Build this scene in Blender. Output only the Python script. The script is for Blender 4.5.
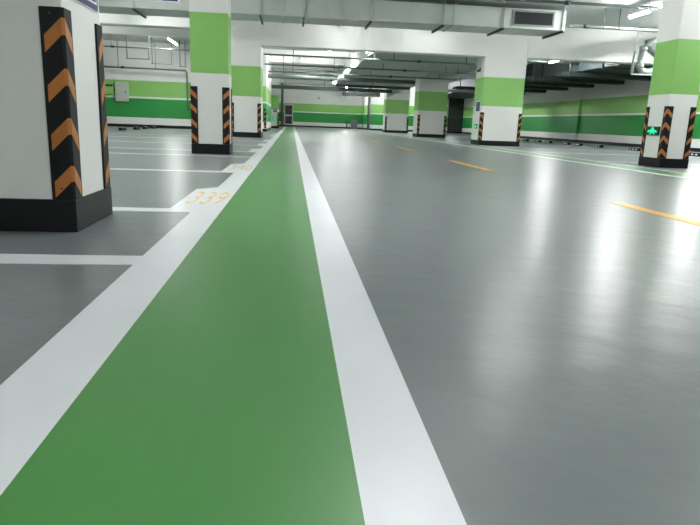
import bpy, bmesh, math, random
from mathutils import Vector, Matrix
random.seed(4)
for o in list(bpy.data.objects): bpy.data.objects.remove(o)
SC = bpy.context.scene
COL = SC.collection
PI = math.pi

# ------------------------------------------------------------------ camera
F, PITCH, YAW, ROLL, EYE = 605.6, .22746, .10158, .03692, .65
fw = Vector((math.sin(YAW)*math.cos(PITCH), math.cos(YAW)*math.cos(PITCH), -math.sin(PITCH)))
rt = Vector((math.cos(YAW), -math.sin(YAW), 0)); up = rt.cross(fw)
r2 = math.cos(ROLL)*rt + math.sin(ROLL)*up
u2 = -math.sin(ROLL)*rt + math.cos(ROLL)*up
cd = bpy.data.cameras.new('camera'); cam = bpy.data.objects.new('camera', cd); COL.objects.link(cam)
cd.sensor_width = 36; cd.lens = F*36/700; cd.clip_start = .02; cd.clip_end = 300
M = Matrix(((r2.x, u2.x, -fw.x, 0), (r2.y, u2.y, -fw.y, 0), (r2.z, u2.z, -fw.z, EYE), (0, 0, 0, 1)))
cam.matrix_world = M
SC.camera = cam

# ------------------------------------------------------------------ world, exposure
w = bpy.data.worlds.new('world'); SC.world = w; w.use_nodes = True
w.node_tree.nodes['Background'].inputs[0].default_value = (.8, .85, .85, 1)
w.node_tree.nodes['Background'].inputs[1].default_value = .05
SC.view_settings.view_transform = 'Standard'; SC.view_settings.look = 'None'
SC.view_settings.gamma = 1; SC.view_settings.use_curve_mapping = False
SC.view_settings.exposure = 3.43
LAMP = 42.0            # radiance of the tube diffusers
LAMP_COL = (.985, 1, 1)

# ------------------------------------------------------------------ materials
def lin(c):
    return tuple(((v/255)/12.92 if v/255 <= .04045 else ((v/255+.055)/1.055)**2.4) for v in c)
def mat(name, rgb, rough=.5, metal=0, var=.06, scale=3, bump=0, rvar=0, emit=0, detail=6, spec=.5):
    m = bpy.data.materials.new(name); m.use_nodes = True
    nt = m.node_tree; b = nt.nodes['Principled BSDF']; c = lin(rgb)
    b.inputs['Roughness'].default_value = rough; b.inputs['Metallic'].default_value = metal
    b.inputs['Specular IOR Level'].default_value = spec
    tc = nt.nodes.new('ShaderNodeTexCoord'); nz = nt.nodes.new('ShaderNodeTexNoise')
    nz.inputs['Scale'].default_value = scale; nz.inputs['Detail'].default_value = detail
    geo = nt.nodes.new('ShaderNodeNewGeometry')
    off = nt.nodes.new('ShaderNodeVectorMath'); off.operation = 'ADD'; off.inputs[1].default_value = (3.31, 7.77, .37)
    nt.links.new(geo.outputs['Position'], off.inputs[0])
    nt.links.new(off.outputs[0], nz.inputs['Vector'])
    rp = nt.nodes.new('ShaderNodeValToRGB')
    rp.color_ramp.elements[0].position = .15; rp.color_ramp.elements[1].position = .85; rp.color_ramp.interpolation = 'EASE'
    rp.color_ramp.elements[0].color = tuple(v*(1-var) for v in c)+(1,)
    rp.color_ramp.elements[1].color = tuple(min(1, v*(1+var)) for v in c)+(1,)
    nt.links.new(nz.outputs['Fac'], rp.inputs['Fac'])
    nt.links.new(rp.outputs['Color'], b.inputs['Base Color'])
    if rvar:
        mr = nt.nodes.new('ShaderNodeMapRange')
        n2 = nt.nodes.new('ShaderNodeTexNoise'); n2.inputs['Scale'].default_value = scale*.6; n2.inputs['Detail'].default_value = 8
        nt.links.new(off.outputs[0], n2.inputs['Vector'])
        mr.inputs['From Min'].default_value = .1; mr.inputs['From Max'].default_value = .9
        mr.inputs['To Min'].default_value = rough-rvar; mr.inputs['To Max'].default_value = rough+rvar
        nt.links.new(n2.outputs['Fac'], mr.inputs['Value']); nt.links.new(mr.outputs['Result'], b.inputs['Roughness'])
    if bump:
        bp = nt.nodes.new('ShaderNodeBump'); bp.inputs['Strength'].default_value = bump; bp.inputs['Distance'].default_value = .02
        n3 = nt.nodes.new('ShaderNodeTexNoise'); n3.inputs['Scale'].default_value = 5; n3.inputs['Detail'].default_value = 3
        nt.links.new(off.outputs[0], n3.inputs['Vector'])
        nt.links.new(n3.outputs['Fac'], bp.inputs['Height']); nt.links.new(bp.outputs['Normal'], b.inputs['Normal'])
    if emit:
        b.inputs['Emission Color'].default_value = c+(1,); b.inputs['Emission Strength'].default_value = emit
    return m
FR, FV = .30, .02
m_floor = mat('epoxy_grey', (116, 122, 123), FR, var=.07, scale=1.3, rvar=FV, spec=.42, bump=.28)
m_green_floor = mat('green_floor_paint', (78, 138, 73), FR+.03, var=.05, scale=1.5, rvar=FV)
m_white_floor = mat('white_floor_paint', (222, 224, 228), FR+.03, var=.03, scale=2.5, rvar=FV)
m_yellow = mat('yellow_floor_paint', (238, 176, 60), .4, var=.08, scale=8)
m_digit = mat('orange_digit_paint', (232, 190, 130), .45, var=.1, scale=10)
m_white = mat('white_wall_paint', (222, 222, 219), .55, var=.025, scale=1.2)
m_lgreen = mat('light_green_wall_paint', (132, 187, 98), .5, var=.03, scale=1.4)
m_dgreen = mat('dark_green_wall_paint', (30, 138, 58), .5, var=.04, scale=1.4)
m_ceil = mat('ceiling_paint', (184, 189, 187), .7, var=.04, scale=.7)
m_black = mat('black_skirting_paint', (13, 15, 19), .5, var=.15, scale=6, spec=.3)
m_rubber = mat('black_rubber', (13, 14, 17), .55, var=.15, scale=12, spec=.3)
m_orange = mat('orange_reflective_film', (176, 110, 50), .4, var=.08, scale=20)
m_duct = mat('galvanised_duct', (196, 202, 197), .45, metal=.12, var=.07, scale=2.2, rvar=.08)
m_steel = mat('galvanised_steel', (190, 194, 192), .4, metal=.5, var=.06, scale=6)
m_pipe = mat('grey_painted_pipe', (96, 106, 102), .5, var=.08, scale=4)
m_dark = mat('dark_painted_metal', (38, 45, 46), .55, var=.1, scale=3)
m_darkduct = mat('dark_grey_duct', (62, 72, 72), .5, var=.12, scale=1.5)
m_grille = mat('dark_grille', (36, 42, 46), .5, var=.1)
m_drain = mat('white_plastic_pipe', (142, 150, 145), .4, metal=.3, var=.08, scale=5)
m_box = mat('beige_grey_enamel', (176, 180, 172), .4, var=.03)
m_tube = mat('lamp_diffuser', (255, 255, 255), .4, emit=1)
b = m_tube.node_tree.nodes['Principled BSDF']
b.inputs['Emission Color'].default_value = LAMP_COL+(1,); b.inputs['Emission Strength'].default_value = LAMP
m_housing = mat('white_enamel', (225, 228, 228), .35, var=.02)
m_blue = mat('blue_sign_face', (24, 34, 96), .35, var=.05)
m_signwhite = mat('white_sign_face', (232, 234, 240), .35, var=.02)
m_exitglow = mat('green_exit_glow', (10, 226, 140), .4, emit=.13, var=.01)
m_exitboard = mat('dark_exit_board', (8, 34, 30), .3, var=.1)
m_brown = mat('dark_brown_glass', (58, 34, 32), .2, var=.25, scale=3)
m_frame = mat('pale_cabinet_frame', (176, 186, 178), .45, var=.03)
m_shutter = mat('dark_shutter', (46, 54, 54), .5, var=.1, scale=2)
m_greybox = mat('grey_cabinet', (110, 116, 120), .45, var=.05)

# ------------------------------------------------------------------ helpers
def box(bm, x0, x1, y0, y1, z0, z1, mi=0):
    vs = [bm.verts.new((x, y, z)) for z in (z0, z1) for y in (y0, y1) for x in (x0, x1)]
    for q in ((0, 2, 3, 1), (4, 5, 7, 6), (0, 1, 5, 4), (1, 3, 7, 5), (3, 2, 6, 7), (2, 0, 4, 6)):
        f = bm.faces.new([vs[i] for i in q]); f.material_index = mi
def tube(bm, pts, r, n=12, caps=True):
    pts = [Vector(p) for p in pts]; rings = []
    for i, p in enumerate(pts):
        d = (pts[min(i+1, len(pts)-1)] - pts[max(i-1, 0)]).normalized()
        a = Vector((0, 0, 1)) if abs(d.z) < .9 else Vector((1, 0, 0))
        s = d.cross(a).normalized(); t = d.cross(s).normalized()
        rings.append([bm.verts.new(p + r*(math.cos(2*PI*k/n)*s + math.sin(2*PI*k/n)*t)) for k in range(n)])
    for a, c in zip(rings, rings[1:]):
        for k in range(n):
            f = bm.faces.new((a[k], a[(k+1) % n], c[(k+1) % n], c[k])); f.smooth = True
    if caps:
        bm.faces.new(rings[0][::-1]); bm.faces.new(rings[-1])
def prism(bm, poly, z0, z1, mi=0):
    a = [bm.verts.new((x, y, z0)) for x, y in poly]; c = [bm.verts.new((x, y, z1)) for x, y in poly]
    n = len(poly)
    fs = [bm.faces.new(a[::-1]), bm.faces.new(c)] + [bm.faces.new((a[i], a[(i+1) % n], c[(i+1) % n], c[i])) for i in range(n)]
    for f in fs: f.material_index = mi
def obj(name, bm, mats, parent=None, bevel=0):
    bmesh.ops.recalc_face_normals(bm, faces=bm.faces)
    me = bpy.data.meshes.new(name); bm.to_mesh(me); bm.free()
    for m in (mats if isinstance(mats, (list, tuple)) else [mats]): me.materials.append(m)
    o = bpy.data.objects.new(name, me); COL.objects.link(o)
    if parent: o.parent = parent
    if bevel:
        md = o.modifiers.new('bevel', 'BEVEL'); md.width = bevel; md.segments = 2; md.limit_method = 'ANGLE'
    return o
def tag(o, label=None, cat=None, group=None, kind=None):
    if label: o['label'] = label
    if cat: o['category'] = cat
    if group: o['group'] = group
    if kind: o['kind'] = kind
    return o
def thing(name, label, cat, loc=(0, 0, 0), rz=0, group=None):
    o = bpy.data.objects.new(name, None); COL.objects.link(o)
    o.location = loc; o.rotation_euler = (0, 0, rz); o.empty_display_size = .1
    return tag(o, label, cat, group)
def dup(root, loc, rz, label, group=None):
    r = root.copy(); COL.objects.link(r); r.location = loc; r.rotation_euler = (0, 0, rz)
    r['label'] = label
    if group: r['group'] = group
    for ch in list(root.children):
        c = ch.copy(); COL.objects.link(c); c.parent = r
        for g in list(ch.children):
            d = g.copy(); COL.objects.link(d); d.parent = c
    return r
def BM(): return bmesh.new()

# ------------------------------------------------------------------ setting
XW, XE, YN, YS, ZC = -12.0, 15.9, 64.0, -9.0, 4.2
bm = BM(); box(bm, XW-.3, XE+1.6, YS-.3, YN+.3, -.2, 0); tag(obj('floor', bm, m_floor), kind='structure')
bm = BM(); box(bm, XW-.3, XE+1.6, YS-.3, YN+.3, ZC, ZC+.2); tag(obj('ceiling', bm, m_ceil), kind='structure')
BANDS = [(0, .50, 0), (.50, 1.45, 2), (1.45, 1.54, 0), (1.54, 2.33, 1), (2.33, ZC, 0)]
def banded(name, x0, x1, y0, y1):
    bm = BM()
    for z0, z1, mi in BANDS: box(bm, x0, x1, y0, y1, z0, z1, mi)
    bmesh.ops.remove_doubles(bm, verts=bm.verts, dist=1e-5)
    seen = {}
    for f in list(bm.faces):
        k = tuple(sorted(v.index for v in f.verts)) if False else tuple(sorted((round(v.co.x, 4), round(v.co.y, 4), round(v.co.z, 4)) for v in f.verts))
        seen.setdefault(k, []).append(f)
    dead = [f for fs in seen.values() if len(fs) > 1 for f in fs]
    bmesh.ops.delete(bm, geom=dead, context='FACES_ONLY')
    return tag(obj(name, bm, [m_white, m_lgreen, m_dgreen]), kind='structure')
banded('wall_left', XW, -1.35, 33, 41)                # end wall of the left parking bays, with its return along the lane
banded('wall_left_far', XW, -1.9, 41, YN)
banded('wall_back', -1.9, 7.2, YN, YN+.3)
banded('wall_back_right', 7.2, XE+1.3, 57, YN+.3)
banded('wall_right', XE, XE+.3, YS, 57)
banded('wall_side', XW-.3, XW, YS, 33)
banded('wall_front', XW-.3, XE+.3, YS-.3, YS)
def base(name, *bx):
    bm = BM()
    for q in bx: box(bm, *q, 0.001, .15)
    tag(obj(name, bm, m_black), kind='structure')
base('baseboard_left', (XW+.02, -1.33, 32.98, 33), (-1.35, -1.33, 33.0, 41))
base('baseboard_left_far', (-1.9, -1.88, 41, 63.98))
base('baseboard_back', (-1.9, 7.18, 63.98, 64))
base('baseboard_back_right', (7.18, 7.2, 56.98, 63.97), (7.2, XE-.02, 56.98, 57))
base('baseboard_right', (XE-.02, XE, YS, 56.97))
# pilasters on the right wall
for i, y in enumerate((33.2, 53.0)):
    bm = BM()
    for z0, z1, mi in BANDS: box(bm, XE-.12, XE, y, y+.6, z0 + (.151 if z0 == 0 else 0), z1, mi)
    tag(obj('trim_%d' % (i+1), bm, [m_white, m_lgreen, m_dgreen]), kind='structure')

# ------------------------------------------------------------------ painted floor markings
def paint(name, polys, m, label, cat, group=None, z=.003):
    bm = BM()
    for p in polys: prism(bm, p, .0004, z)
    return tag(obj(name, bm, m), label, cat, group)
def rect(x0, x1, y0, y1): return [(x0, y0), (x1, y0), (x1, y1), (x0, y1)]
Y0, Y1 = -3.0, 62.5
paint('painted_walkway', [rect(-.49, .13, Y0, Y1)], m_green_floor, 'broad green painted walkway running from the foreground to the far wall', 'floor marking')
# left border with number blocks
bays = [(2.68, .18), (4.25, .17), (7.5, .17), (10.64, .15), (12.3, .15), (15.4, .15), (18.5, .15), (21.5, .15), (24.3, .15), (27.4, .15), (30.5, .15)]
blocks = [4.42, 7.67, 12.45, 15.55, 18.65, 24.45, 27.55]
bm = BM(); prism(bm, rect(-.69, -.49, Y0, Y1), .0004, .003)
tag(obj('walkway_border', bm, m_white_floor), 'white painted border line on the left edge of the green walkway', 'floor marking', 'white borders of the green walkway')
paint('walkway_border', [rect(.13, .30, Y0, Y1)], m_white_floor, 'white painted border line on the right edge of the green walkway', 'floor marking', 'white borders of the green walkway')
where = ['nearest the camera, in front of the big left column', 'just behind the big left column, beside number 339', 'second from the big left column towards the back', 'in front of the narrow left column', 'just behind the narrow left column', 'first full bay behind the narrow left column', 'second bay behind the narrow left column', 'in front of the wide left column', 'just behind the wide left column', 'well behind the wide left column', 'last before the end wall']
for i, ((y, d), wh) in enumerate(zip(bays, where)):
    paint('bay_line', [rect(-6.3, -.69, y, y+d)], m_white_floor, 'white parking bay line on left, ' + wh, 'floor marking', 'white parking bay lines on the left')
ordn = ['carrying number 339, nearest of all', 'second nearest of all', 'beside the narrow left column', 'third before the wide left column', 'level with the wide left column', 'behind the wide left column', 'farthest back']
for i, y in enumerate(blocks):
    paint('number_block', [[(-.86, y), (-.69, y), (-.69, y+1.45), (-.86, y+1.25)]], m_white_floor, 'white bay number block beside the walkway, ' + ordn[i], 'floor marking', 'white bay number blocks')
def text_mesh(s, name, m, loc, rot, sx, sy, ext=.001, bold=0):
    cu = bpy.data.curves.new(name, 'FONT'); cu.body = s; cu.size = 1; cu.extrude = ext; cu.offset = bold
    cu.align_x = 'CENTER'; cu.align_y = 'BOTTOM_BASELINE'
    t = bpy.data.objects.new('tmp', cu); COL.objects.link(t)
    dg = bpy.context.evaluated_depsgraph_get(); me = bpy.data.meshes.new_from_object(t.evaluated_get(dg))
    bpy.data.objects.remove(t)
    for v in me.vertices: v.co.x *= sx; v.co.y *= sy
    me.materials.clear(); me.materials.append(m)
    o = bpy.data.objects.new(name, me); COL.objects.link(o); o.location = loc; o.rotation_euler = rot
    return o
for i, (y, s) in enumerate(((4.70, '339'), (7.95, '340'))):
    o = text_mesh(s, 'bay_number', m_digit, (-.668, y, .0042), (0, 0, 0), .205, 1.12, .001, -.014)
    tag(o, 'orange painted bay number 339 on the white block' if i == 0 else 'faint orange painted bay number on the second white block', 'bay number', 'orange bay numbers')
yl = ['nearest, running out of the right frame edge', 'second nearest, in mid lane', 'third, far down the lane', 'fourth, a speck far down the lane', 'fifth and farthest down the lane']
for i in range(5):
    a = 3.0 + 6.12*i
    paint('lane_dash', [rect(2.99, 3.12, a, a+2.42)], m_yellow, 'yellow dashed lane mark, ' + yl[i], 'floor marking', 'yellow dashes down the driving lane')
paint('painted_walkway', [rect(6.1, 6.66, Y0, 56)], m_green_floor, 'narrow green painted walkway beside the right-hand columns', 'floor marking')
paint('walkway_border', [rect(5.94, 6.1, Y0, 56)], m_white_floor, 'thin white border of right-hand walkway on its lane side', 'floor marking', 'white borders of the right-hand walkway')
paint('walkway_border', [rect(6.66, 6.8, Y0, 56)], m_white_floor, 'thin white border of right-hand walkway on its column side', 'floor marking', 'white borders of the right-hand walkway')
rl = ['just in front of the nearest right column', 'just behind the nearest right column', 'midway between the two nearest right columns', 'in front of the second right column', 'behind the second right column']
for y, t in zip((10.6, 13.0, 17.2, 20.6, 24.4), rl):
    paint('bay_line', [rect(6.8, 12.2, y, y+.12)], m_white_floor, 'white parking bay line on right, ' + t, 'floor marking', 'white parking bay lines on the right')

# ------------------------------------------------------------------ columns
SK = .18
def column(x0, x1, y0, y1, label, g0=1.40, g1=2.40):
    t = thing('concrete_column', label, 'column', ((x0+x1)/2, (y0+y1)/2, 0), 0, 'banded concrete columns')
    a, c = (x1-x0)/2, (y1-y0)/2
    bm = BM()
    for z0, z1, mi in ((SK, g0, 0), (g0, g1, 1), (g1, ZC-.001, 0)):
        vs = [[bm.verts.new((sx*a, sy*c, z)) for sx, sy in ((-1, -1), (1, -1), (1, 1), (-1, 1))] for z in (z0, z1)]
        for i in range(4):
            f = bm.faces.new((vs[0][i], vs[0][(i+1) % 4], vs[1][(i+1) % 4], vs[1][i])); f.material_index = mi
    bmesh.ops.remove_doubles(bm, verts=bm.verts, dist=1e-5)
    obj('shaft', bm, [m_white, m_lgreen], t)
    bm = BM(); box(bm, -a-.014, a+.014, -c-.014, c+.014, .0005, SK); obj('skirting', bm, m_black, t, .004)
    return t
COLS = {
 'A': (-2.85, -1.187, 3.45, 4.10, 'big white column close by at the left edge with blue sign'),
 'B': (-1.775, -1.125, 11.3, 11.85, 'narrow white column with green band, second on the left'),
 'C': (-2.12, -1.09, 22, 23.5, 'wide white column with green band, third on the left'),
 'E': (-1.85, -.98, 47, 47.7, 'distant left column with small blue sign near the far wall'),
 'R4': (7.2, 7.77, 11.4, 12.12, 'nearest right-hand column with green running-man sign'),
 'R3': (6.80, 8.32, 22, 23.0, 'wide right-hand column, second nearest, carrying the large beam'),
 'R2': (6.75, 8.30, 33, 34.2, 'third right-hand column, seen left of the second'),
 'R1': (6.95, 8.68, 46, 47.2, 'farthest right-hand column before the back wall'),
}
for k, (x0, x1, y0, y1, l) in COLS.items(): column(x0, x1, y0, y1, l)

# ------------------------------------------------------------------ corner guards
T, W, H, CH = .012, .112, .99, .013
def make_guard(label):
    t = thing('corner_guard', label, 'corner guard', (0, 0, 0), 0, 'striped rubber corner guards on columns')
    bm = BM(); prism(bm, [(-W, -.0005), (-W+.004, -T), (T-CH, -T), (T, -T+CH), (T, W-.004), (.0005, W), (.0005, -.0005)], 0, H)
    g = obj('rubber_profile', bm, m_rubber, t)
    path = [(-.090, -T), (T-CH, -T), (T, -T+CH), (T, .092)]
    rise = [0, .088, .088, 0]
    nrm = [(0, -1), (-.35*-1, -1), (1, -.35), (1, 0)]
    for k in range(4):
        zt = H - .05 - .252*k
        bm = BM(); vo = []
        for (x, y), dz, (nx, ny) in zip(path, rise, nrm):
            top = zt - .088 + dz
            e = .0016
            vo.append([bm.verts.new((x+nx*s*e, y+ny*s*e, z)) for s in (.1, 1) for z in (top-.086, top)])
        for a, c in zip(vo, vo[1:]):
            for q in ((2, 3), (3, 1), (1, 0), (0, 2)):
                bm.faces.new((a[q[0]], a[q[1]], c[q[1]], c[q[0]]))
        bm.faces.new([vo[0][i] for i in (0, 1, 3, 2)]); bm.faces.new([vo[-1][i] for i in (0, 1, 3, 2)])
        obj('orange_band', bm, m_orange, t)
    for z in (.06, H-.03):
        bm = BM()
        tube(bm, [(-.055, -T+.001, z), (-.055, -T-.002, z)], .006, 8)
        obj('screw', bm, m_dark, t)
    return t
names = {'A': 'big near-left column', 'B': 'narrow left column', 'C': 'wide third left column', 'D': 'wall corner beyond the left columns', 'E': 'distant left column',
 'R4': 'nearest right column', 'R3': 'second right column', 'R2': 'third right column', 'R1': 'farthest right column'}
COLS['D'] = (-3, -1.35, 33, 41, '')
guards = [('A', 'fr'), ('A', 'br'), ('B', 'fl'), ('B', 'fr'), ('B', 'br'), ('C', 'fl'), ('C', 'fr'), ('D', 'fr'), ('E', 'fr'),
          ('R4', 'fl'), ('R4', 'fr'), ('R4', 'bl'), ('R3', 'fl'), ('R3', 'fr'), ('R2', 'fl'), ('R2', 'fr'), ('R1', 'fl'), ('R1', 'fr')]
cn = {'fr': 'front right', 'fl': 'front left', 'br': 'rear right', 'bl': 'rear left'}
proto = None
for c, p in guards:
    x0, x1, y0, y1, _ = COLS[c]
    loc = (x1 if 'r' in p else x0, y0 if 'f' in p else y1, SK+.001)
    rz = {'fr': 0, 'br': PI/2, 'bl': PI, 'fl': -PI/2}[p]
    lab = 'black corner guard with orange chevrons, %s edge of %s' % (cn[p], names[c])
    if proto is None:
        proto = make_guard(lab); proto.location = loc; proto.rotation_euler = (0, 0, rz)
    else: dup(proto, loc, rz, lab)

# ------------------------------------------------------------------ beams
def beam(x0, x1, y0, y1, z0, label, z1=ZC-.001):
    bm = BM(); box(bm, x0, x1, y0, y1, z0, z1)
    return tag(obj('ceiling_beam', bm, m_white, None, .01), label, 'beam', 'white concrete ceiling beams')
beam(-1.089, 6.799, 22, 22.6, 3.10, 'deep white beam spanning the driving lane between the second columns')
beam(8.321, XE-.001, 22, 22.6, 3.12, 'deep white beam running right from the second right column')
beam(XW+.001, -2.121, 22, 22.6, 3.55, 'shallower white beam running left from the wide third column')
beam(-1.34, 2.94, 33.0, 33.6, 3.92, 'white beam over the lane level with the third right column')
beam(-1.34, 2.94, 46, 46.6, 3.85, 'far white beam level with the farthest right column')
beam(8.331, XE-.001, 33.0, 33.6, 3.2, 'white beam running right from the third right column')
for i, (y, d) in enumerate(((26.0, .35), (29.8, .35), (36.5, .35), (40.5, .35), (51, .35), (56, .35))):
    beam(-1.34, 2.94, y, y+.3, ZC-d, 'slim white cross beam over the left half of lane, %s' % ['first behind the deep beam', 'second behind the deep beam', 'third from the deep beam', 'fourth from the deep beam', 'fifth, far back', 'last before the back wall'][i])
beam(XW+.001, -2.6, 27.2, 27.5, 3.85, 'slim white cross beam over the left parking bays')

# dropped slab over the right half of the lane
m_deck = mat('dull_grey_slab_paint', (168, 176, 172), .7, var=.04, scale=.8)
bm = BM(); prism(bm, [(2.95, 22.601), (6.79, 22.601), (6.79, 23.05), (8.4, 23.05), (8.4, 32.95), (6.7, 32.95), (6.7, 34.25), (8.4, 34.25), (8.4, 45.95), (2.95, 45.95)], 3.2, ZC-.001)
tag(obj('trim_3', bm, m_deck), kind='structure')

# ------------------------------------------------------------------ air duct before the deep beam
DX0, DX1, DY0, DY1, DZ0, DZ1 = -11.5, 8.03, 18.42, 19.7, 3.52, 4.08
t = thing('ventilation_duct', 'long galvanised ventilation duct hung across the ceiling before deep beam', 'duct', (0, 19.2, DZ0))
dy0, dy1, dh = DY0-19.2, DY1-19.2, DZ1-DZ0
bm = BM(); box(bm, DX0, DX1, dy0, dy1, 0, dh); obj('duct_body', bm, m_duct, t, .006)
for x in (-7.6, -2.9, -.3, 1.39, 4.67):
    bm = BM(); box(bm, x-.018, x+.018, dy0-.03, dy1+.03, -.03, dh+.03); obj('flange', bm, m_duct, t)
for x in (-9.2, -4.4, -.93, .3, 2.23, 4.35, 6.14, 7.95):
    bm = BM()
    tube(bm, [(x, dy0-.05, -.05), (x, dy0-.05, ZC-DZ0-.002)], .012, 6)
    box(bm, x-.035, x+.035, dy0-.05, dy0-.031, -.02, dh)
    h = obj('hanger', bm, m_steel, t)
    bm = BM(); tube(bm, [(x, dy1+.05, -.05), (x, dy1+.05, ZC-DZ0-.002)], .012, 6); obj('rear_rod', bm, m_steel, h)
    bm = BM(); box(bm, x-.025, x+.025, dy0-.1, dy1+.14, -.06, -.035); box(bm, x-.025, x-.02, dy0-.1, dy1+.14, -.035, -.002)
    obj('angle_bar', bm, m_dark, h)
bm = BM(); gx0, gx1, gz0, gz1 = 6.45, 7.62, .12, .46
for q in ((gx0-.05, gx1+.05, gz0-.05, gz0), (gx0-.05, gx1+.05, gz1, gz1+.05), (gx0-.05, gx0, gz0, gz1), (gx1, gx1+.05, gz0, gz1)):
    box(bm, q[0], q[1], dy0-.03, dy0-.001, q[2], q[3])
g = obj('grille', bm, mat('grille_frame_metal', (128, 135, 131), .45, metal=.3), t)
bm = BM(); box(bm, gx0, gx1, dy0-.006, dy0-.001, gz0, gz1); obj('grille_core', bm, m_grille, g)
bm = BM()
for i in range(26):
    x = gx0 + (i+.5)*(gx1-gx0)/26; box(bm, x-.004, x+.004, dy0-.024, dy0-.007, gz0, gz1)
obj('grille_blades', bm, m_darkduct, g)

# ------------------------------------------------------------------ pipes
def pipe(name, pts, r, m, label, rods=(), rod_top=ZC-.002, joints=(), axis=0, jr=1.5):
    t = thing(name, label, 'pipe', pts[0])
    o = Vector(pts[0]); bm = BM(); tube(bm, [Vector(p)-o for p in pts], r); obj('tube', bm, m, t)
    for s in rods:
        p = Vector(pts[0]).copy(); p[axis] = s
        tp = 3.199 if 2.95 < p.x < 8.4 and 22.6 < p.y < 46 else rod_top
        bm = BM(); q = p-o; tube(bm, [(q.x, q.y, q.z+r*.6), (q.x, q.y, tp-o.z)], .018, 6)
        tube(bm, [q+Vector((-.02 if axis == 0 else 0, -.02 if axis else 0, 0)), q+Vector((.02 if axis == 0 else 0, .02 if axis else 0, 0))], r*1.25, 10)
        obj('hanger', bm, m_pipe, t)
    for s in joints:
        p = Vector(pts[0]).copy(); p[axis] = s; q = p-o
        d = Vector((.07, 0, 0)) if axis == 0 else Vector((0, .07, 0))
        bm = BM(); tube(bm, [q-d, q+d], r*jr, 10); obj('coupling', bm, m_dark, t)
    return t
pipe('sprinkler_pipe', [(-1.05, 23.4, 2.95), (6.83, 23.4, 2.95)], .03, m_pipe, 'thin grey pipe across the lane, first behind the deep beam', (.02, 3.0, 3.75, 6.5), joints=(4.7,))
pipe('sprinkler_pipe', [(-1.2, 27.5, 2.95), (8.3, 27.5, 2.95)], .033, m_pipe, 'thin grey pipe across the lane, second behind the deep beam', (3.95, 6.75, 7.3), joints=(4.9,))
pipe('sprinkler_pipe', [(-1.2, 31.4, 2.95), (8.3, 31.4, 2.95)], .035, m_pipe, 'thin grey pipe across the lane, third behind the deep beam', (.02, 3.9, 6.8, 7.4), joints=(4.9,))
pipe('main_pipe', [(-1.34, 35.2, 2.97), (6.9, 35.2, 2.97)], .11, m_pipe, 'thick dark grey pipe across the lane, nearer of two', (-.5, 2.3, 5.0))
pipe('main_pipe', [(-1.8, 45.2, 2.93), (7.2, 45.2, 2.93)], .13, m_pipe, 'thick dark grey pipe across the lane, farther of two', (-.5, 2.3, 5.0))
t = thing('cable_tray', 'dark cable tray hung across the lane before farthest right column', 'cable tray', (5.0, 40.5, 2.86))
bm = BM(); box(bm, -2.2, 2.6, -.25, .25, 0, .02); box(bm, -2.2, 2.6, -.25, -.23, .02, .14); box(bm, -2.2, 2.6, .23, .25, .02, .14); obj('tray', bm, m_dark, t)
for x in (-1.6, .2, 1.6):
    bm = BM(); tube(bm, [(x, -.27, -.02), (x, -.27, 3.199-2.86)], .015, 6); tube(bm, [(x, .27, -.02), (x, .27, 3.199-2.86)], .015, 6); box(bm, x-.02, x+.02, -.29, .29, -.03, -.005); obj('hanger', bm, m_pipe, t)
t = thing('cable_tray', 'darker flat cable tray low over far lane near back wall', 'cable tray', (5.3, 51, 2.75))
bm = BM(); box(bm, -1.2, 1.8, -.5, .5, 0, .02); box(bm, -1.2, 1.8, -.5, -.47, .02, .3); box(bm, -1.2, 1.8, .47, .5, .02, .3); obj('tray', bm, m_dark, t)
for x in (-.8, 1.4):
    bm = BM(); tube(bm, [(x, -.52, -.02), (x, -.52, ZC-2.752)], .015, 6); tube(bm, [(x, .52, -.02), (x, .52, ZC-2.752)], .015, 6); box(bm, x-.02, x+.02, -.55, .55, -.03, -.005); obj('hanger', bm, m_pipe, t)
# left bays
pipe('sprinkler_pipe', [(-11.5, 28.8, 3.5), (-2.5, 28.8, 3.5)], .03, m_pipe, 'thin grey pipe under the ceiling over the left parking bays', (-7.9,), joints=(-7.85,))
t = pipe('main_pipe', [(-11.5, 32.4, 2.9), (-5.35, 32.4, 2.88), (-5.28, 32.4, 2.8), (-5.27, 32.4, .9)], .042, m_pipe, 'grey wall pipe turning down beside the narrow left column', (-8.6, -6.8), joints=(-8.4,))
for x, y, z, w in ((-6.9, 29.3, 3.1, .95), (-6.2, 31.0, 3.05, .9), (-5.3, 31.4, 3.0, .25)):
    t = thing('pipe_bracket', 'thin U-shaped pipe bracket hanging over the left bays, %s' % {.95: 'leftmost and highest', .9: 'middle and widest', .25: 'rightmost and narrowest'}[w], 'bracket', (x, y, z), 0, 'U-shaped pipe brackets on the left')
    bm = BM(); tube(bm, [(-w/2, 0, 0), (-w/2, 0, ZC-z-.002)], .022, 6); obj('rod', bm, m_pipe, t)
    bm = BM(); tube(bm, [(w/2, 0, 0), (w/2, 0, ZC-z-.002)], .022, 6); obj('rod', bm, m_pipe, t)
    bm = BM(); box(bm, -w/2-.05, w/2+.05, -.02, .02, -.04, 0); obj('crossbar', bm, m_pipe, t)
# right of the duct end
pipe('sprinkler_pipe', [(8.12, 18.3, 3.66), (15.8, 18.3, 3.66)], .038, m_steel, 'steel pipe running right from the ventilation duct end', (9.15, 9.63, 12.9), joints=(8.6,))
pipe('sprinkler_pipe', [(4.9, 17.0, 4.02), (15.8, 17.0, 4.02)], .04, m_pipe, 'grey pipe close under the ceiling at the top right', (6.6, 11.5), joints=(7.4,))
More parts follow.
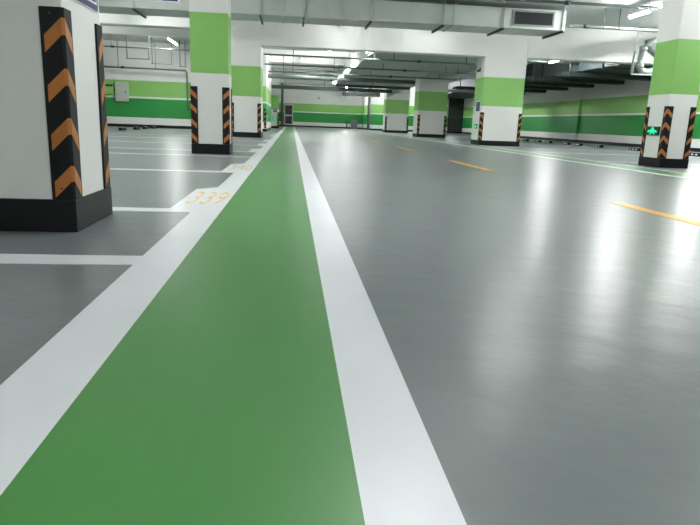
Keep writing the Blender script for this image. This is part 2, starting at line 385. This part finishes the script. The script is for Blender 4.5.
# big drain pipe by the nearest right column
t = thing('drain_pipe', 'fat pale drain pipe with elbows on the beam beside nearest right column', 'pipe', (11.9, 20.4, 2.7))
bm = BM(); pts = [(1.3, .1, 1.15), (.2, .1, .98), (-.05, .1, .9), (-.14, .1, .78), (-.2, .1, .12), (-.1, .1, .0), (.1, .1, -.03), (.3, .1, .02)]
tube(bm, pts, .115, 14); obj('main_tube', bm, m_drain, t)
for a in ((1.0, .1, 1.1), (-.14, .1, .72), (-.19, .1, .15)):
    bm = BM(); v = Vector(a); d = Vector((.05, 0, .01)) if a[0] > .5 else Vector((0, 0, .05)); tube(bm, [v-d, v+d], .135, 14); obj('collar', bm, m_drain, t)
bm = BM(); tube(bm, [(-.48, .05, -.1), (-.44, .05, .62)], .05, 10); obj('side_tube', bm, m_drain, t)
bm = BM(); tube(bm, [(.2, .1, .0), (.75, .1, .55), (1.1, .1, .9)], .05, 10); obj('branch_tube', bm, m_drain, t)
bm = BM(); tube(bm, [(0, .1, .75), (.65, .1, .35)], .1, 12); obj('diagonal_tube', bm, m_pipe, t)
bm = BM(); box(bm, -.5, .3, .0, .04, -.14, -.10); tube(bm, [(-.46, .02, -.1), (-.46, .02, ZC-2.702)], .012, 6); tube(bm, [(.28, .02, -.1), (.28, .02, ZC-2.702)], .012, 6); obj('hanger', bm, m_steel, t)

# ------------------------------------------------------------------ dark services on the right
t = thing('ventilation_duct', 'huge dark grey duct running lengthwise beside the right wall', 'duct', (13.95, 40, 3.12))
bm = BM(); box(bm, -1.75, 1.75, -17.3, -6.5, 0, .8); box(bm, -1.75, 1.75, -6.3, 16.5, 0, .8); obj('duct_body', bm, m_darkduct, t)
for y in (-16, -13, -10, -3, 1, 5):
    bm = BM(); box(bm, -1.8, 1.8, y-.03, y+.03, -.04, .84); obj('flange', bm, m_dark, t)
rr = ['nearest, just behind the deep beam', 'second behind the deep beam', 'third behind the deep beam', 'fourth behind the deep beam', 'fifth behind the deep beam', 'farthest back']
for i, y in enumerate((26.2, 29.2, 32.2, 35.3, 38.4, 42)):
    x0 = [11.4, 11.0, 10.5, 11.4, 10, 10][i]
    t = thing('cable_tray', 'dark cross tray under the dark duct by right wall, ' + rr[i], 'cable tray', (x0, y, 2.9), 0, 'dark cross trays by the right wall')
    bm = BM(); L = 15.85-x0; box(bm, 0, L, -.3, .3, 0, .02); box(bm, 0, L, -.3, -.28, .02, .16); box(bm, 0, L, .28, .3, .02, .16); obj('tray', bm, m_dark, t)
    for x in (.3,):
        bm = BM(); tube(bm, [(x, -.32, -.01), (x, -.32, ZC-2.902)], .015, 6); box(bm, x-.02, x+.02, -.34, .34, -.03, -.005); obj('hanger', bm, m_pipe, t)
pipe('sprinkler_pipe', [(8.6, 26, 3.45), (12.1, 26, 3.45)], .05, m_pipe, 'grey pipe behind the deep beam right of second column', (9.8,), joints=())

# ------------------------------------------------------------------ lamps
def make_lamp(label, zl=3.9):
    t = thing('ceiling_lamp', label, 'ceiling lamp', (0, 0, 0), 0, 'tube lamps on the ceiling')
    bm = BM(); box(bm, -.05, .05, -.62, .62, .02, .07); obj('housing', bm, m_housing, t, .004)
    bm = BM(); tube(bm, [(0, -.6, -.005), (0, .6, -.005)], .036, 12); obj('tube', bm, m_tube, t)
    for s in (-1, 1):
        bm = BM(); box(bm, -.045, .045, s*.61-.012, s*.61+.012, -.045, .02); obj('end_cap', bm, m_housing, t)
    bm = BM(); tube(bm, [(0, -.45, .07), (0, -.45, ZC-zl-.002)], .008, 6); tube(bm, [(0, .45, .07), (0, .45, ZC-zl-.002)], .008, 6); obj('suspension', bm, m_steel, t)
    return t
lamps = [(-5.4, 29.4, 'over the left parking bays before the end wall'),
 (9.68, 17.3, 'upper right, left one of bright pair'), (9.55, 15.6, 'upper right beside the column, right one of bright pair'),
 (10.2, 49, 'far back between second and third right columns'),
 (9.5, 55, 'far back between third and farthest right columns')]
unseen = [(3.75, -2.5), (-1.5, -2.2), (6.3, 5.4), (1.2, 5.2), (9.6, 9.5), (13.5, 19.3), (4.3, 11.2), (-5.4, 8), (-5.4, 14.5), (-5.4, 20), (-9.5, 12), (-9.5, 18), (-9.5, 25.1), (4.6, 20.9), (1.6, 20.9), (.5, 35), (.5, 48.2), (9.7, 39.5), (9.2, 27.4), (5.2, 49.5), (5.2, 60)]  # extra lamps added for brightness duct and columns
lp = None
for x, y, l in lamps + [(x, y, None) for x, y in unseen]:
    l = 'bright white tube lamp ' + l if l else 'unseen white tube lamp added to brighten the garage'
    if lp is None: lp = make_lamp(l); lp.location = (x, y, 3.9); lp.scale = (.6, 1.7, .6)
    else: dup(lp, (x, y, 3.9), 0, l).scale = (.16, 1, .16) if y == 20.9 else ((.5, 1, .5) if y in (35, 48.2) else ((.35, 1, .35) if y == 11.2 else (.35, 1, .35) if y == 27.4 else (1.7, 1, 1.5) if y == 19.3 else (.6, 1, .6) if y in (5.2, 5.4, 25.1) else (.8, 1, .8) if y in (20, 18) else (1.2, 1.2, 1.2) if y == 8 else (1.7, 1.3, 1.3) if y == 39.5 else ((1, .85, .9) if y in (17.3, 15.6) else (1, 1, 1))))
t = make_lamp('bright tube lamp hung low behind the deep beam, right of second column', 3.4); t.location = (10.75, 25.2, 3.4); t.scale = (.75, 1, .75)
rowl = None
for y, l in ((23.7, 'nearest of the row, under the deep beam edge'), (29.8, 'second of the row'), (33.6, 'third of the row'), (37.5, 'fourth of the row'), (43.4, 'last of the row')):
    l = 'bright tube lamp along the dropped slab, ' + l
    if rowl is None: rowl = make_lamp(l, 3.3); rowl.location = (2.84, y, 3.3); rowl.scale = (.38, 1.3, .38)
    else: dup(rowl, (2.84, y, 3.3), 0, l)
t = thing('ceiling_lamp', 'round white ceiling lamp behind the deep beam over the lane', 'ceiling lamp', (1.72, 30.3, 3.9))
bm = BM(); bmesh.ops.create_uvsphere(bm, u_segments=20, v_segments=12, radius=.11, matrix=Matrix.Translation((0, 0, 0)))
for f in bm.faces: f.smooth = True
obj('globe', bm, m_tube, t)
bm = BM(); tube(bm, [(0, 0, .1), (0, 0, ZC-3.902)], .04, 12); obj('base', bm, m_housing, t)

# ------------------------------------------------------------------ signs
# exit sign on a column's left face
def running_man(parent, s, off):
    # local plane: y along the face, z up, x outwards (towards -x)
    bm = BM()
    def poly(pts):
        a = [bm.verts.new((off, y*s, z*s)) for y, z in pts]; c = [bm.verts.new((off+.002, y*s, z*s)) for y, z in pts]
        n = len(pts); bm.faces.new(a); bm.faces.new(c[::-1])
        for i in range(n): bm.faces.new((a[i], a[(i+1) % n], c[(i+1) % n], c[i]))
    poly([(.16*math.cos(2*PI*k/12), .34+.14*math.sin(2*PI*k/12)) for k in range(12)])
    poly([(-.26, .26), (.24, .26), (.3, -.2), (-.32, -.2)])
    poly([(-.2, .16), (-.2, -.02), (-.95, -.22), (-.95, .0)])
    poly([(.2, .16), (.2, -.02), (.95, -.2), (.95, .02)])
    poly([(-.16, -.1), (.02, -.1), (-.36, -.42), (-.62, -.42)])
    poly([(0, -.1), (.16, -.1), (.62, -.42), (.36, -.42)])
    return obj('running_figure', bm, m_exitglow, parent)
def exit_sign(x, y, z, wy, hz, label):
    t = thing('exit_sign', label, 'sign', (x, y, z), 0, 'green running-man exit signs')
    bm = BM(); box(bm, -.022, -.001, -wy/2, wy/2, -hz/2, hz/2); obj('board', bm, m_exitboard, t, .003)
    running_man(t, hz*.95, -.025)
exit_sign(7.2-.013, 11.76, .70, .44, .17, 'dark sign with glowing green running figure on nearest right column')
exit_sign(6.80, 22.5, .67, .36, .17, 'small green running-figure sign low on the second right column')
# E column: front-mounted signs
t = thing('exit_sign', 'tiny green running-figure sign on the distant left column', 'sign', (-1.28, 47, .68), PI/2, 'green running-man exit signs')
bm = BM(); box(bm, -.022, -.001, -.16, .16, -.1, .1); obj('board', bm, m_exitboard, t); running_man(t, .17, -.025)
def board(name, label, loc, rz, w, h, border=.02, th=.012):
    # plane x (width) / z, facing -y locally
    t = thing(name, label, 'sign', loc, rz)
    bm = BM(); box(bm, -w/2, w/2, -th, -.001, 0, h); obj('plate', bm, m_signwhite, t)
    bm = BM(); box(bm, -w/2+border, w/2-border, -th-.002, -th-.0002, border, h-border); obj('blue_field', bm, m_blue, t)
    return t
t = board('parking_sign', 'small blue sign high on the distant left column', (-1.26, 47, 1.17), 0, .3, .34)
text_mesh('P', 'letter', m_signwhite, (0, -.016, .07), (PI/2, 0, 0), .3, .3).parent = t
t = board('wall_sign', 'small grey-blue notice on the side of second right column', (6.80, 22.4, 1.18), -PI/2, .5, .4, .03)
t = board('column_sign', 'blue and white sign at the top of the big near-left column', (-1.187, 3.80, 1.24), PI/2, .5, .36, .006, .008)
bm = BM()
for x0, x1, z0, z1 in ((-.215, .215, .038, .05), (-.215, .215, .31, .322), (-.215, -.203, .05, .31), (.203, .215, .05, .31)):
    box(bm, x0, x1, -.0125, -.0105, z0, z1)
obj('white_inner_border', bm, m_signwhite, t)
# hanging sign over left bays (only its lower edge is in view)
t = thing('hanging_sign', 'white-framed blue sign hanging at the top left, lower edge in view', 'sign', (-3.02, 14, 2.97))
bm = BM(); box(bm, -.63, .63, -.03, .03, 0, .6); obj('panel', bm, m_signwhite, t, .004)
bm = BM(); box(bm, .28, .59, -.034, -.031, .03, .56); obj('blue_field', bm, m_blue, t)
for x in (-.5, .5):
    bm = BM(); tube(bm, [(x, 0, .6), (x, 0, ZC-2.972)], .01, 6); obj('rod', bm, m_steel, t)

# ------------------------------------------------------------------ cameras
def camera(loc, rz, label):
    t = thing('security_camera', label, 'security camera', loc, rz, 'small dark security cameras')
    bm = BM(); box(bm, -.05, .05, -.02, 0, -.05, .05); obj('mount', bm, m_dark, t)
    bm = BM(); tube(bm, [(0, -.02, 0), (0, -.12, -.03), (0, -.14, -.06)], .016, 8); obj('arm', bm, m_dark, t)
    bm = BM(); tube(bm, [(0, -.02, -.1), (0, -.32, -.16)], .06, 12); obj('body', bm, m_dark, t)
    return t
camera((2.7, 63.99, 3.02), 0, 'small dark security camera high on the far back wall')
c2 = camera((6.798, 22.45, 2.72), -PI/2, 'small dark security camera high on the second right column'); c2.scale = (.5, .4, .6)

# ------------------------------------------------------------------ boxes on the walls
def wallbox(name, label, cat, x0, x1, y, z0, z1, d, m, door_m=None, handle=True):
    t = thing(name, label, cat, ((x0+x1)/2, y, z0))
    w, h = (x1-x0)/2, z1-z0
    bm = BM(); box(bm, -w, w, -d, -.002, 0, h); obj('body', bm, m, t, .008)
    bm = BM(); box(bm, -w+.03, w-.03, -d-.015, -d-.001, .03, h-.03); dr = obj('door', bm, door_m or m, t, .004)
    if handle:
        bm = BM(); box(bm, w-.12, w-.08, -d-.03, -d-.016, h*.45, h*.55); obj('handle', bm, m_dark, dr)
    return t
wallbox('control_box', 'large pale grey control box on the left end wall', 'electrical box', -8.92, -8.3, 32.98, 1.27, 2.22, .2, m_box)
t = wallbox('switch_box', 'small switch box left of the control box on end wall', 'electrical box', -9.5, -9.02, 32.98, 1.6, 2.14, .12, m_lgreen, None, False)
bm = BM(); box(bm, -.2, .22, -.16, -.136, .38, .48); obj('dark_window', bm, m_dark, t)
wallbox('floor_cabinet', 'grey cabinet standing against the far back wall', 'cabinet', 6.05, 6.7, 63.97, .001, .9, .4, m_greybox)
t = thing('bollard', 'thin dark post by the grey cabinet at back wall', 'post', (5.62, 63.6, 0))
bm = BM(); tube(bm, [(0, 0, .001), (0, 0, .75)], .06, 10); obj('post', bm, m_dark, t)
bm = BM(); tube(bm, [(0, 0, .751), (0, 0, .8)], .08, 10); obj('cap', bm, m_greybox, t)
# hydrant cabinet at the end of the walkway
t = thing('hydrant_cabinet', 'tall pale-framed cabinet with two dark brown doors at walkway end', 'cabinet', (-.33, 63.97, .15))
bm = BM()
w = .45
for q in ((-w, -w+.09, 0, 2.05), (w-.09, w, 0, 2.05), (-w+.09, w-.09, 0, .12), (-w+.09, w-.09, .88, 1.02), (-w+.09, w-.09, 1.95, 2.05)): box(bm, q[0], q[1], -.28, -.002, q[2], q[3])
obj('frame', bm, m_frame, t)
for z0, z1 in ((.125, .875), (1.025, 1.945)):
    bm = BM(); box(bm, -w+.095, w-.095, -.25, -.2, z0, z1); d = obj('door', bm, m_brown, t)
    bm = BM(); box(bm, w-.17, w-.14, -.27, -.251, (z0+z1)/2-.06, (z0+z1)/2+.06); obj('handle', bm, m_steel, d)
pipe('riser_pipe', [(-.98, 63.6, .01), (-.98, 63.6, 4.18)], .12, m_pipe, 'thick dark riser pipe left of the hydrant cabinet')
pipe('riser_pipe', [(7.0, 56.7, .01), (7.0, 56.7, 4.18)], .13, m_greybox, 'grey riser pipe at the corner of back wall jog')
# roller shutter
t = thing('roller_shutter', 'dark grey roller shutter at the far right end', 'shutter', (15.2, 56.97, 0))
bm = BM(); box(bm, -.72, -.62, -.12, -.001, .16, 3.6); box(bm, .58, .66, -.12, -.001, .16, 3.6); obj('guide_rails', bm, m_dark, t)
bm = BM()
for i in range(30):
    z = .16+i*.108; box(bm, -.615, .575, -.09, -.05, z, z+.1)
obj('curtain', bm, m_shutter, t)
bm = BM(); box(bm, -.72, .66, -.4, -.001, 3.61, 3.95); obj('shutter_box', bm, m_dark, t)

# ------------------------------------------------------------------ wheel stops
def make_stop(label, group):
    t = thing('wheel_stop', label, 'wheel stop', (0, 0, 0), 0, group)
    bm = BM(); pr = [(-.075, 0), (-.05, .09), (.05, .09), (.075, 0)]
    a = [bm.verts.new((x, -.28, z+.001)) for x, z in pr]; c = [bm.verts.new((x, .28, z+.001)) for x, z in pr]
    bm.faces.new(a); bm.faces.new(c[::-1])
    for i in range(4): bm.faces.new((a[i], a[(i+1) % 4], c[(i+1) % 4], c[i]))
    obj('rubber_block', bm, m_rubber, t, .008)
    for y in (-.17, .0, .17):
        bm = BM(); box(bm, -.045, .045, y-.045, y+.045, .0915, .0935)
        for v in bm.verts: pass
        box(bm, -.0705, -.0685, y-.045, y+.045, .03, .06)
        obj('reflector', bm, m_signwhite, t)
    return t
sp = None
sl = ['farthest of the right row', 'second farthest of the right row', 'third farthest of the right row', 'fourth farthest of the right row', 'fifth from the back in the right row', 'sixth from the back in the right row', 'half hidden left of nearest right column', 'right of the nearest right column']
for y, l in zip((32.4, 30.7, 29.4, 27.4, 26.2, 24.4, 21.6, 18.2), sl):
    lab, g = 'black wheel stop with white reflectors, ' + l, 'wheel stops in the right bays'
    if sp is None: sp = make_stop(lab, g); sp.location = (12.6, y, 0); sp.scale = (1.15, 1.15, 1.25)
    else: dup(sp, (12.6, y, 0), 0, lab, g).scale = (1.15, 1.15, 1.25)
for y, l in zip((25.6, 27.9, 29.5, 31.2), ('nearest of the left four', 'second of the left four', 'third of the left four', 'farthest of the left four')):
    dup(sp, (-6.75, y, 0), 0, 'black wheel stop before the left end wall, ' + l, 'wheel stops in the left bays')
